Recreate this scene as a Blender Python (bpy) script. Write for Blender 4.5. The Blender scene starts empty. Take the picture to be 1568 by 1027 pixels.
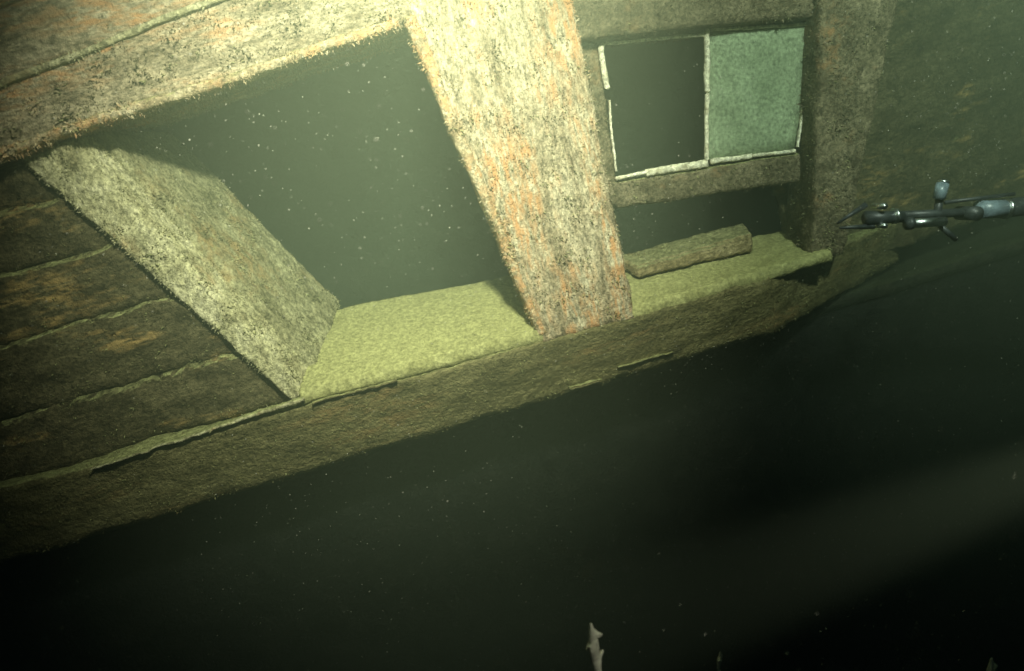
import bpy, bmesh, math, random
from mathutils import Vector, noise
random.seed(7)
sc=bpy.context.scene
V=Vector

# ---------------------------------------------------------------- materials
def new_mat(name):
    m=bpy.data.materials.new(name); m.use_nodes=True
    nt=m.node_tree; b=nt.nodes['Principled BSDF']
    b.inputs['Specular IOR Level'].default_value=0.0
    return m,nt,b
def node(nt,t,**kw):
    n=nt.nodes.new(t)
    for k,v in kw.items(): setattr(n,k,v)
    return n
def noise_tex(nt,vec,scale,detail=6,rough=.6,stretch=(1,1,1)):
    mp=node(nt,'ShaderNodeMapping'); mp.inputs['Scale'].default_value=stretch
    nt.links.new(vec,mp.inputs['Vector'])
    n=node(nt,'ShaderNodeTexNoise'); n.inputs['Scale'].default_value=scale
    n.inputs['Detail'].default_value=detail; n.inputs['Roughness'].default_value=rough
    nt.links.new(mp.outputs[0],n.inputs['Vector']); return n.outputs['Fac']
def ramp(nt,fac,stops):
    r=node(nt,'ShaderNodeValToRGB'); e=r.color_ramp.elements
    while len(e)<len(stops): e.new(.5)
    for el,(p,c) in zip(e,stops):
        el.position=p; el.color=(*c,1) if len(c)==3 else c
    nt.links.new(fac,r.inputs[0]); return r.outputs[0]
def mix(nt,fac,a,b,mode='MIX'):
    m=node(nt,'ShaderNodeMix',data_type='RGBA',blend_type=mode)
    if isinstance(fac,float): m.inputs[0].default_value=fac
    else: nt.links.new(fac,m.inputs[0])
    for s,i in((a,6),(b,7)):
        if isinstance(s,tuple): m.inputs[i].default_value=(*s,1)
        else: nt.links.new(s,m.inputs[i])
    return m.outputs[2]

def crust_mat(name,dark,mid,light,rust,rust_amt=.5,stretch=(1,1,1),silt=(.34,.35,.15),bump=.7,grain=.8,rs=3.6):
    m,nt,b=new_mat(name)
    tc=node(nt,'ShaderNodeTexCoord').outputs['Object']
    n1=noise_tex(nt,tc,9,4,.72,stretch)
    n2=noise_tex(nt,tc,62,3,.8,tuple(.4+.6*s for s in stretch))
    n3=noise_tex(nt,tc,rs,4,.62,stretch)
    n4=noise_tex(nt,tc,26,2,.7,stretch)
    c1=ramp(nt,n1,[(.3,dark),(.5,mid),(.68,light)])
    lo,hi=1-.75*grain,1+.45*grain
    c2=ramp(nt,n2,[(.36,(lo,lo,lo)),(.5,(.87,.87,.87)),(.64,(hi,hi,hi))])
    col=mix(nt,1.,c1,c2,'MULTIPLY')
    rm=ramp(nt,n3,[(1-rust_amt-.06,(0,0,0)),(1-rust_amt+.08,(.85,.85,.85))])
    rm2=ramp(nt,n4,[(.42,(0,0,0)),(.62,(1,1,1))])
    rr=mix(nt,1.,rm,rm2,'MULTIPLY')
    col=mix(nt,rr,col,rust)
    g=node(nt,'ShaderNodeNewGeometry'); sx=node(nt,'ShaderNodeSeparateXYZ')
    nt.links.new(g.outputs['True Normal'],sx.inputs[0])
    up=ramp(nt,sx.outputs['Z'],[(.55,(0,0,0)),(.85,(.85,.85,.85))])
    siltc=mix(nt,1.,silt,c2,'MULTIPLY')
    col=mix(nt,up,col,siltc)
    nt.links.new(col,b.inputs['Base Color'])
    b.inputs['Roughness'].default_value=1.
    bm=node(nt,'ShaderNodeBump'); bm.inputs['Strength'].default_value=bump; bm.inputs['Distance'].default_value=.02
    nb=noise_tex(nt,tc,48,3,.78)
    nt.links.new(nb,bm.inputs['Height']); nt.links.new(bm.outputs[0],b.inputs['Normal'])
    return m
RUST=(.54,.27,.11)
m_post=crust_mat('encrusted_wood_vertical',(.22,.17,.10),(.44,.375,.245),(.60,.54,.37),RUST,.50,(1.6,1.6,.4),rs=4.5)
m_beam=crust_mat('encrusted_wood_horizontal',(.17,.13,.075),(.37,.31,.20),(.57,.49,.33),RUST,.49,(.4,1.6,1.6),rs=4.5)
m_lip=crust_mat('lit_arris',(.28,.20,.11),(.48,.38,.23),(.62,.53,.36),(.56,.31,.14),.55,(1,1,1))  # lighter, more orange crust: the lit edge is painted into the lips
m_jamb=crust_mat('encrusted_jamb',(.24,.21,.11),(.45,.42,.24),(.62,.58,.37),(.44,.31,.15),.38,(1,1,.6))
m_reveal=crust_mat('encrusted_reveal_shaded',(.15,.14,.07),(.29,.27,.15),(.42,.40,.23),(.36,.26,.12),.40,(1,1,.6))  # darker copy of the jamb crust, shade of the reveal put into the colour
m_wall=crust_mat('old_planking',(.05,.042,.022),(.10,.084,.043),(.15,.128,.067),(.60,.40,.15),.38,(.45,1,1.6),rs=4.2)
m_band=crust_mat('lower_planking',(.10,.09,.042),(.18,.158,.072),(.26,.23,.11),(.30,.20,.085),.4,(.4,1,2),grain=.7)  # albedo darkened to paint in the lamp falloff below the sill
m_frame=crust_mat('window_timber',(.08,.065,.038),(.16,.135,.08),(.25,.21,.13),(.32,.18,.08),.4,(.8,1,1))
m_sill=crust_mat('silted_sill',(.26,.25,.10),(.37,.36,.155),(.46,.445,.20),(.36,.33,.14),.3,bump=.4,silt=(.41,.40,.17),grain=.6)
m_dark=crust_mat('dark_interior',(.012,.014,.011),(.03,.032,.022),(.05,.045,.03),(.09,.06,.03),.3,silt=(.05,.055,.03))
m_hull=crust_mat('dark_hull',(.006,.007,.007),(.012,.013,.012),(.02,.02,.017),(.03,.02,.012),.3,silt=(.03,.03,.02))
m_bed=crust_mat('seabed_silt',(.05,.045,.03),(.08,.07,.045),(.11,.10,.07),(.1,.07,.04),.3,silt=(.08,.075,.05))
m_paint=crust_mat('flaked_white_paint',(.40,.34,.19),(.80,.76,.56),(.88,.85,.68),(.3,.2,.1),.36,silt=(.8,.78,.55),bump=.3,grain=.7)
m_plank=crust_mat('plank_wood',(.14,.11,.05),(.25,.20,.10),(.35,.29,.16),(.32,.2,.08),.4,(.5,1,2),silt=(.25,.25,.12))

def simple(name,c,rough=.5,metal=0.):
    m,nt,b=new_mat(name)
    tc=node(nt,'ShaderNodeTexCoord').outputs['Object']
    n=noise_tex(nt,tc,40,2,.6)
    nt.links.new(ramp(nt,n,[(.35,tuple(x*.6 for x in c)),(.65,c)]),b.inputs['Base Color'])
    b.inputs['Roughness'].default_value=rough; b.inputs['Metallic'].default_value=metal
    b.inputs['Specular IOR Level'].default_value=.5
    return m
m_metal=simple('bare_metal',(.8,.85,.86),.3,1.)
m_black=simple('black_rubber',(.05,.06,.06),.45)
m_blue=simple('blue_grey_housing',(.22,.29,.33),.35)
m_flake=simple('organic_flake',(.7,.68,.56),.9)
m_pen=simple('pale_polyp',(.85,.80,.62),.8)

m_glass,nt,b=new_mat('silted_glass')
tc=node(nt,'ShaderNodeTexCoord').outputs['Object']
c=ramp(nt,noise_tex(nt,tc,6,5,.75),[(.3,(.20,.25,.155)),(.7,(.37,.45,.29))])
c2=ramp(nt,noise_tex(nt,tc,70,3,.8),[(.35,(.55,.55,.55)),(.65,(1.3,1.3,1.25))])
nt.links.new(mix(nt,1.,c,c2,'MULTIPLY'),b.inputs['Base Color'])
b.inputs['Roughness'].default_value=.7; b.inputs['Alpha'].default_value=.93

# ---------------------------------------------------------------- mesh helpers
def disp(p,amp,fs):
    d=noise.noise_vector(p*3.1)*amp*.9+noise.noise_vector(p*11)*amp*.55+noise.noise_vector(p*fs)*amp*.45
    return p+d
def obj_from_bm(bm,name,mat,parent=None,smooth=True):
    me=bpy.data.meshes.new(name); bm.to_mesh(me); bm.free()
    o=bpy.data.objects.new(name,me); sc.collection.objects.link(o)
    me.materials.append(mat)
    if smooth: me.polygons.foreach_set('use_smooth',[True]*len(me.polygons))
    if parent: o.parent=parent
    return o
def hexa_into(bm,F,B,res=.02,amp=.008,fs=38):
    """F,B: 4 corners each (bl,br,tr,tl), front and back."""
    F=[V(p) for p in F]; B=[V(p) for p in B]
    nx=max(1,int(max((F[1]-F[0]).length,(F[2]-F[3]).length)/res))
    nz=max(1,int(max((F[3]-F[0]).length,(F[2]-F[1]).length)/res))
    ny=max(1,int(max((F[i]-B[i]).length for i in range(4))/res))
    nx,nz,ny=min(nx,160),min(nz,130),min(ny,60)
    def pt(i,j,k):
        u,v,w=i/nx,j/nz,k/ny
        f=F[0]*(1-u)*(1-v)+F[1]*u*(1-v)+F[2]*u*v+F[3]*(1-u)*v
        q=B[0]*(1-u)*(1-v)+B[1]*u*(1-v)+B[2]*u*v+B[3]*(1-u)*v
        return f*(1-w)+q*w
    cache={}
    def vv(i,j,k):
        if (i,j,k) not in cache:
            p=pt(i,j,k)
            e=(i in(0,nx))+(j in(0,nz))+(k in(0,ny))
            if e>1 and amp>0:
                p=p+(pt(nx/2 if i in(0,nx) else i, nz/2 if j in(0,nz) else j, ny/2 if k in(0,ny) else k)-p).normalized()*amp*.8
            cache[(i,j,k)]=bm.verts.new(disp(p,amp,fs) if amp>0 else p)
        return cache[(i,j,k)]
    q=[]
    for i in range(nx):
        for j in range(nz):
            q.append((vv(i,j,0),vv(i+1,j,0),vv(i+1,j+1,0),vv(i,j+1,0)))
            q.append((vv(i,j,ny),vv(i,j+1,ny),vv(i+1,j+1,ny),vv(i+1,j,ny)))
    for i in range(nx):
        for k in range(ny):
            q.append((vv(i,0,k),vv(i,0,k+1),vv(i+1,0,k+1),vv(i+1,0,k)))
            q.append((vv(i,nz,k),vv(i+1,nz,k),vv(i+1,nz,k+1),vv(i,nz,k+1)))
    for j in range(nz):
        for k in range(ny):
            q.append((vv(0,j,k),vv(0,j+1,k),vv(0,j+1,k+1),vv(0,j,k+1)))
            q.append((vv(nx,j,k),vv(nx,j,k+1),vv(nx,j+1,k+1),vv(nx,j+1,k)))
    for f in q: bm.faces.new(f)
def hexa(name,F,B,mat,parent,res=.02,amp=.008,fuzz=0,fl=.016):
    bm=bmesh.new(); hexa_into(bm,F,B,res,amp)
    bmesh.ops.recalc_face_normals(bm,faces=bm.faces)
    if fuzz: add_fuzz(bm,fuzz,fl)
    return obj_from_bm(bm,name,mat,parent)
def slab(name,F,depth,mat,parent,**k):
    return hexa(name,F,[V(p)+V((0,depth,0)) for p in F],mat,parent,**k)
def add_fuzz(bm,dens,L):
    """short hydroid tufts growing out of the crust"""
    for f in list(bm.faces):
        n=f.normal
        if n.y>.5 or f.calc_center_median().x<-2.1: continue
        a=f.calc_area()*dens; c=int(a)+(random.random()<a-int(a))
        vs=f.verts
        for _ in range(c):
            r1,r2=random.random(),random.random()
            p=vs[0].co.lerp(vs[1].co,r1).lerp(vs[3].co.lerp(vs[2].co,r1),r2)
            cl=.45+1.1*max(0,noise.noise(p*14)+.3)
            d=(n+V((random.gauss(0,.6),random.gauss(0,.6),random.gauss(-.2,.6)))).normalized()
            l=L*random.uniform(.35,1.)*cl
            s=d.cross(V((random.gauss(0,1),random.gauss(0,1),random.gauss(0,1)))).normalized()*l*.3
            bm.faces.new((bm.verts.new(p-s-n*.003),bm.verts.new(p+s-n*.003),bm.verts.new(p+d*l)))
def empty(name):
    o=bpy.data.objects.new(name,None); sc.collection.objects.link(o); return o

# ---------------------------------------------------------------- wreck deckhouse
D=empty('shipwreck_deckhouse')
FZ=11000
hexa('header_beam',[(-3,-.08,4.35),(.27,-.07,4.575),(.27,-.07,4.90),(-3,-.08,4.50)],
     [(-3,.5,4.38),(.27,.5,4.60),(.27,.5,4.9),(-3,.5,4.50)],m_beam,D,fuzz=FZ,res=.022,amp=.014,fl=.02)
slab('header_cap',[(-3,-.10,4.455),(.22,-.10,4.875),(.22,-.10,4.895),(-3,-.10,4.475)],.2,m_jamb,D,fuzz=FZ*.6,res=.015,amp=.008)
slab('header_lip',[(-3,-.102,4.345),(.20,-.095,4.568),(.20,-.095,4.605),(-3,-.102,4.378)],.1,m_lip,D,fuzz=FZ,res=.014,amp=.012,fl=.02)
bm=bmesh.new()
for i in range(5):
    z=4.50+.235*i; y=-.02+random.uniform(-.01,.01)
    hexa_into(bm,[(-3,y,z),(.25,y,z+.40),(.25,y,z+.63),(-3,y,z+.23)],[(-3,.1,z),(.25,.1,z+.40),(.25,.1,z+.63),(-3,.1,z+.23)],.04,.007)
bmesh.ops.recalc_face_normals(bm,faces=bm.faces); add_fuzz(bm,2500,.015)
obj_from_bm(bm,'upper_planking',m_beam,D)
hexa('centre_post',[(.425,-.075,3.225),(.845,-.075,3.215),(.915,-.085,5.3),(.16,-.085,5.3)],
     [(.46,.42,3.2),(.83,.42,3.2),(.88,.42,5.3),(.24,.42,5.3)],m_post,D,fuzz=FZ,res=.02,amp=.012)
slab('centre_post_lip',[(.415,-.086,3.26),(.452,-.086,3.26),(.272,-.096,4.60),(.222,-.096,4.60)],.1,m_lip,D,fuzz=FZ,res=.014,amp=.012)
hexa('raking_post',[(-.64,-.02,3.27),(-.565,-.02,3.30),(-1.09,-.02,4.47),(-1.29,-.02,4.47)],
     [(-.62,.12,3.3),(-.535,.12,3.36),(-1.04,.12,4.5),(-1.29,.12,4.47)],m_jamb,D,fuzz=FZ,res=.018,amp=.012)
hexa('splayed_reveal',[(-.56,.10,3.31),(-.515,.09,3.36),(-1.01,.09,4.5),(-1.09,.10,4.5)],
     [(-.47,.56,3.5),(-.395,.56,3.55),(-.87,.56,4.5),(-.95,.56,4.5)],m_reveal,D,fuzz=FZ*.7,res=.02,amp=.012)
hexa('sill_board',[(-.60,-.075,3.26),(.45,-.075,3.225),(.45,-.075,3.285),(-.60,-.075,3.322)],
     [(-.60,.52,3.40),(.45,.52,3.36),(.45,.52,3.455),(-.55,.52,3.545)],m_sill,D,fuzz=2500,res=.018,amp=.010,fl=.008)
hexa('window_sill_board',[(.83,-.07,3.20),(1.80,-.07,3.19),(1.80,-.07,3.245),(.83,-.07,3.265)],
     [(.83,.42,3.28),(1.85,.42,3.25),(1.85,.42,3.30),(.83,.42,3.37)],m_sill,D,fuzz=2500,res=.018,amp=.012,fl=.008)
bm=bmesh.new()
hexa_into(bm,[(-3,.01,2.97),(1.5,.01,2.935),(1.5,-.08,3.22),(-3,-.08,3.315)],
     [(-3,.3,2.97),(1.5,.3,2.935),(1.5,.3,3.22),(-3,.3,3.315)],.02,.015)
hexa_into(bm,[(1.49,.01,2.935),(2.5,.5,2.935),(2.45,.36,3.19),(1.49,-.08,3.22)],
     [(1.49,.3,2.935),(2.5,.7,2.935),(2.5,.7,3.19),(1.49,.3,3.22)],.02,.015)
bmesh.ops.recalc_face_normals(bm,faces=bm.faces); add_fuzz(bm,7000,.011)
obj_from_bm(bm,'lower_planking',m_band,D)
slab('drip_moulding',[(-1.45,-.105,3.262),(-.57,-.105,3.285),(-.57,-.105,3.302),(-1.45,-.105,3.270)],.06,m_jamb,D,fuzz=1500,res=.012,amp=.010,fl=.01)
slab('cracked_lip',[(-.56,-.10,3.255),(-.2,-.10,3.245),(-.2,-.10,3.256),(-.56,-.10,3.266)],.03,m_band,D,res=.01,amp=.010)
slab('moulding_fragment',[(.49,-.03,2.975),(.66,-.03,2.965),(.66,-.03,2.977),(.49,-.03,2.985)],.05,m_band,D,res=.008,amp=.012)
slab('moulding_batten',[(.73,-.035,3.007),(1.0,-.035,3.0),(1.0,-.035,3.004),(.73,-.035,3.011)],.04,m_band,D,res=.008,amp=.008)
bm=bmesh.new()
def xr(zz): return -1.30+(4.46-zz)*.571
zs=[3.28,3.53,3.82,4.08,4.30,4.46]
for i in range(5):
    a,b2=zs[i]-.01,zs[i+1]
    hexa_into(bm,[(-3.2,.025,a),(xr(a),.025,a),(xr(b2),.012,b2),(-3.2,.012,b2)],[(-3.2,.2,a),(xr(a),.2,a),(xr(b2),.2,b2),(-3.2,.2,b2)],.022,.02)
bmesh.ops.recalc_face_normals(bm,faces=bm.faces); add_fuzz(bm,5000,.014)
obj_from_bm(bm,'side_planking',m_wall,D)
slab('window_header',[(.90,.05,4.385),(2.02,.05,4.235),(2.2,.05,5.3),(.90,.05,5.3)],.3,m_frame,D,fuzz=4000,res=.03,amp=.008)
bm=bmesh.new()
def bar(a,b2,w,y=.12,t=.03,amp=.007):
    a=V((a[0],y,a[1])); b2=V((b2[0],y,b2[1])); d=(b2-a).normalized(); n=V((-d.z,0,d.x))*w/2
    hexa_into(bm,[a-n,b2-n,b2+n,a+n],[p+V((0,t,0)) for p in(a-n,b2-n,b2+n,a+n)],.008,amp,60)
bar((.955,3.795),(1.12,3.785),.018)
bar((1.10,3.783),(1.39,3.755),.034)
bar((1.40,3.757),(1.60,3.728),.024)
bar((1.60,3.728),(1.81,3.70),.017)
bar((1.02,4.355),(1.49,4.285),.012)
bar((1.51,4.305),(1.72,4.265),.02)
bar((1.72,4.265),(2.02,4.215),.012)
bar((1.496,4.32),(1.44,4.05),.024,y=.115)
bar((1.44,4.05),(1.385,3.765),.018,y=.115)
bar((1.018,4.35),(1.005,4.17),.024)
bar((1.0,4.13),(.965,3.82),.009)
bar((2.0,4.2),(1.96,4.09),.009)
bar((1.95,4.06),(1.90,3.94),.016)
bar((1.895,3.92),(1.82,3.71),.010)
bmesh.ops.recalc_face_normals(bm,faces=bm.faces)
obj_from_bm(bm,'sash_beading',m_paint,D)
slab('sash_bottom_rail',[(.93,.135,3.665),(1.84,.135,3.555),(1.83,.135,3.685),(.93,.135,3.785)],.06,m_frame,D,fuzz=4000,res=.02,amp=.009)
slab('sash_side_stile',[(.86,.14,3.68),(.955,.14,3.68),(1.01,.14,4.37),(.86,.14,4.37)],.06,m_frame,D,fuzz=3000,res=.02,amp=.006)
slab('window_pane',[(1.395,.14,3.765),(1.81,.14,3.71),(2.0,.14,4.21),(1.50,.14,4.29)],.006,m_glass,D,res=.05,amp=0)
hexa('end_post',[(1.70,-.03,3.20),(1.87,-.03,3.20),(2.66,-.03,5.1),(2.12,-.03,5.1)],
     [(1.76,.3,3.2),(1.9,.3,3.2),(2.7,.3,5.1),(2.16,.3,5.1)],m_frame,D,fuzz=6000,res=.025,amp=.012)
hexa('recessed_planking',[(1.8,.3,3.03),(6,.9,3.03),(6,.7,5.2),(1.8,.3,5.2)],[(1.8,.4,3.03),(6,1.0,3.03),(6,.8,5.2),(1.8,.4,5.2)],m_wall,D,res=.03,amp=.03)
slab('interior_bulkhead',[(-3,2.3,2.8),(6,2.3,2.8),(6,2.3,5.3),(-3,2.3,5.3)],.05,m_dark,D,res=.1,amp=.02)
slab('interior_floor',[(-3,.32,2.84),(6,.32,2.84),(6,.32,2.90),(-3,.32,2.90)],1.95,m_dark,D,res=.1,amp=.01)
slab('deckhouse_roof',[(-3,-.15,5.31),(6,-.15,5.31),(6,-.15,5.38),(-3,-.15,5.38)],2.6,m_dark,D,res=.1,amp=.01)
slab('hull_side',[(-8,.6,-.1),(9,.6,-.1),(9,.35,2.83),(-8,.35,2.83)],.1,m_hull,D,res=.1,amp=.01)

hexa('broken_plank',[(.97,.17,3.325),(1.545,.17,3.30),(1.555,.17,3.385),(.975,.19,3.37)],
     [(.95,.34,3.36),(1.60,.34,3.33),(1.60,.34,3.42),(.95,.34,3.425)],m_plank,None,res=.012,amp=.013,fuzz=4000,fl=.01)

# ---------------------------------------------------------------- manipulator arm
A=empty('robotic_arm')
def tube(name,a,b2,r,mat,r2=None,seg=20):
    a=V(a);b2=V(b2); bm=bmesh.new()
    bmesh.ops.create_cone(bm,cap_ends=True,segments=seg,radius1=r,radius2=r if r2 is None else r2,depth=(b2-a).length)
    bmesh.ops.bevel(bm,geom=[e for e in bm.edges if len(e.link_faces)==2 and max(len(f.verts) for f in e.link_faces)>4],offset=r*.15,segments=2,affect='EDGES')
    o=obj_from_bm(bm,name,mat,A); o.location=(a+b2)/2
    o.rotation_euler=V((b2-a)).to_track_quat('Z','Y').to_euler(); return o
y=-.6
tube('claw_upper',(1.50,y,3.478),(1.62,y,3.515),.004,m_black,.011)
tube('claw_lower',(1.50,y-.01,3.462),(1.64,y,3.43),.004,m_black,.011)
tube('claw_pin',(1.668,y-.04,3.497),(1.668,y+.03,3.497),.011,m_metal)
tube('claw_pin_lower',(1.658,y-.04,3.428),(1.658,y+.03,3.428),.010,m_metal)
tube('wrist',(1.61,y,3.468),(1.76,y,3.432),.026,m_black,.020)
tube('wrist_collar',(1.715,y,3.447),(1.735,y,3.442),.029,m_metal)
tube('piston',(1.76,y-.03,3.408),(1.90,y-.03,3.378),.017,m_metal)
tube('piston_cap',(1.745,y-.03,3.412),(1.77,y-.03,3.406),.023,m_black)
tube('forearm',(1.75,y,3.44),(2.05,y,3.372),.016,m_black)
tube('bracket',(1.885,y,3.37),(1.915,y,3.47),.014,m_black)
tube('canister',(1.90,y-.01,3.46),(1.925,y-.01,3.515),.022,m_blue)
tube('canister_cap',(1.925,y-.01,3.512),(1.93,y-.01,3.524),.02,m_metal)
tube('elbow',(2.02,y-.05,3.375),(2.02,y+.05,3.375),.026,m_black)
tube('camera_housing',(2.06,y,3.378),(2.17,y,3.352),.034,m_blue)
tube('camera_housing_ring',(2.165,y,3.353),(2.185,y,3.348),.039,m_metal)
tube('upper_arm',(2.185,y,3.35),(3.4,y-.3,3.2),.036,m_black)
tube('hydraulic_hose',(1.93,y,3.44),(2.2,y-.02,3.40),.007,m_black)
tube('lower_bracket',(1.90,y,3.36),(1.96,y,3.29),.010,m_black)
# ---------------------------------------------------------------- pale sea pens
def skin(name,pts,edges,rad,mat):
    me=bpy.data.meshes.new(name); me.from_pydata(pts,edges,[]); o=bpy.data.objects.new(name,me); sc.collection.objects.link(o)
    o.modifiers.new('s','SKIN')
    for i,r in enumerate(rad): me.skin_vertices[0].data[i].radius=(r,r)
    me.skin_vertices[0].data[0].use_root=True
    s=o.modifiers.new('u','SUBSURF'); s.levels=2; s.render_levels=2
    me.materials.append(mat); return o
def pen(x,z,s=1.,name='sea_pen'):
    y=-1.2
    pts=[(x+.05,y+.1,0),(x+.02,y+.05,z-.8),(x-.01,y,z-.12*s),(x,y,z-.07*s),(x+.004,y,z-.035*s),(x+.008,y,z),(x+.03*s,y,z-.045*s),(x-.022*s,y-.01,z-.06*s),(x+.022*s,y+.01,z-.095*s)]
    skin(name,pts,[(0,1),(1,2),(2,3),(3,4),(4,5),(4,6),(3,7),(2,8)],[.02,.007,.011*s,.018*s,.011*s,.003*s,.004*s,.004*s,.004*s],m_pen)
pen(.185,2.685,1.1); pen(-.083,2.60,.4); pen(.542,2.45,.4); pen(1.42,2.08,.9)

# ---------------------------------------------------------------- seabed
bm=bmesh.new(); n=120
vs=[[None]*(n+1) for _ in range(n+1)]
for i in range(n+1):
    for j in range(n+1):
        u=(i/n*2-1); v=(j/n*2-1); x=math.copysign(abs(u)**2.2,u)*150; yy=math.copysign(abs(v)**2.2,v)*150
        vs[i][j]=bm.verts.new((x,yy,noise.noise(V((x*.6,yy*.6,0)))*.15+noise.noise(V((x*.1,yy*.1,3)))*.3-.1))
for i in range(n):
    for j in range(n): bm.faces.new((vs[i][j],vs[i+1][j],vs[i+1][j+1],vs[i][j+1]))
obj_from_bm(bm,'seabed',m_bed)

# ---------------------------------------------------------------- marine snow
bm=bmesh.new(); C=V((0,-3,4))
for k in range(30000):
    p=V((random.uniform(-2.2,3.6),random.uniform(-2.7,.0),random.uniform(1.0,5)))
    if (p-C).length<.5 or noise.noise(p*1.3)<random.uniform(-.5,.35): continue
    r=random.uniform(.0009,.0023)*(1 if random.random()<.95 else 1.5)
    vv=[bm.verts.new(p+V(d)*r*random.uniform(.6,1.3)) for d in((1,0,0),(-1,0,0),(0,1,0),(0,-1,0),(0,0,1),(0,0,-1))]
    for a,b2,c3 in((0,2,4),(2,1,4),(1,3,4),(3,0,4),(2,0,5),(1,2,5),(3,1,5),(0,3,5)): bm.faces.new((vv[a],vv[b2],vv[c3]))
obj_from_bm(bm,'marine_snow',m_flake)

# ---------------------------------------------------------------- water volume
bm=bmesh.new(); bmesh.ops.create_cube(bm,size=1)
mw=bpy.data.materials.new('turbid_water'); mw.use_nodes=True; nt=mw.node_tree
for nn in list(nt.nodes): nt.nodes.remove(nn)
out=node(nt,'ShaderNodeOutputMaterial'); vs_=node(nt,'ShaderNodeVolumeScatter'); va=node(nt,'ShaderNodeVolumeAbsorption'); ad=node(nt,'ShaderNodeAddShader')
vs_.inputs['Color'].default_value=(.71,.9,.60,1); vs_.inputs['Density'].default_value=.135; vs_.inputs['Anisotropy'].default_value=.0
va.inputs['Color'].default_value=(.38,.78,.40,1); va.inputs['Density'].default_value=.12
nt.links.new(vs_.outputs[0],ad.inputs[0]); nt.links.new(va.outputs[0],ad.inputs[1]); nt.links.new(ad.outputs[0],out.inputs['Volume'])
w=obj_from_bm(bm,'water',mw,None,False); w.scale=(60,60,14); w.location=(0,0,6.2)

# ---------------------------------------------------------------- light
def spot(name,loc,tgt,power,ang,blend,col,r=.06):
    l=bpy.data.lights.new(name,'SPOT'); l.energy=power; l.spot_size=math.radians(ang); l.spot_blend=blend; l.color=col; l.shadow_soft_size=r
    o=bpy.data.objects.new(name,l); sc.collection.objects.link(o); o.location=loc
    o.rotation_euler=(V(tgt)-V(loc)).to_track_quat('-Z','Y').to_euler()
spot('submersible_floodlight',(.45,-2.4,5.5),(.05,0,4.05),1900,63,1.,(1,.93,.75),.12)
spot('submersible_sidelight',(1.6,-2.8,5.45),(2.5,0,4.0),850,68,1.,(.93,1,.84),.12)
spot('added_pen_spot',(1.1,-2.3,3.5),(.18,-1.2,2.63),45,18,.8,(1,.95,.8),.02)  # added narrow spot, only there to brighten the sea pen
wd=bpy.data.worlds.new("World"); sc.world=wd; wd.use_nodes=True; nt=wd.node_tree
sky=node(nt,'ShaderNodeTexSky',sky_type='NISHITA'); sky.sun_disc=False; sky.sun_elevation=math.radians(50); sky.sun_rotation=math.radians(200)
nt.links.new(sky.outputs[0],nt.nodes['Background'].inputs[0]); nt.nodes['Background'].inputs[1].default_value=.02
sl=bpy.data.lights.new('sun','SUN'); sl.energy=.05; sl.angle=math.radians(10); sl.color=(1,.95,.85)
so=bpy.data.objects.new('sun',sl); sc.collection.objects.link(so); so.rotation_euler=(math.radians(40),0,math.radians(-20)); so.location=(0,-5,12)

# ---------------------------------------------------------------- camera
cam=bpy.data.cameras.new('camera'); co=bpy.data.objects.new('camera',cam); sc.collection.objects.link(co)
co.location=(0,-3,4); co.rotation_euler=(1.3278,.2563,-.16803); cam.sensor_width=36; cam.lens=25.26; cam.clip_start=.02; cam.clip_end=500
cam.dof.use_dof=True; cam.dof.focus_distance=3.1; cam.dof.aperture_fstop=1.3
sc.camera=co
sc.view_settings.view_transform='Standard'
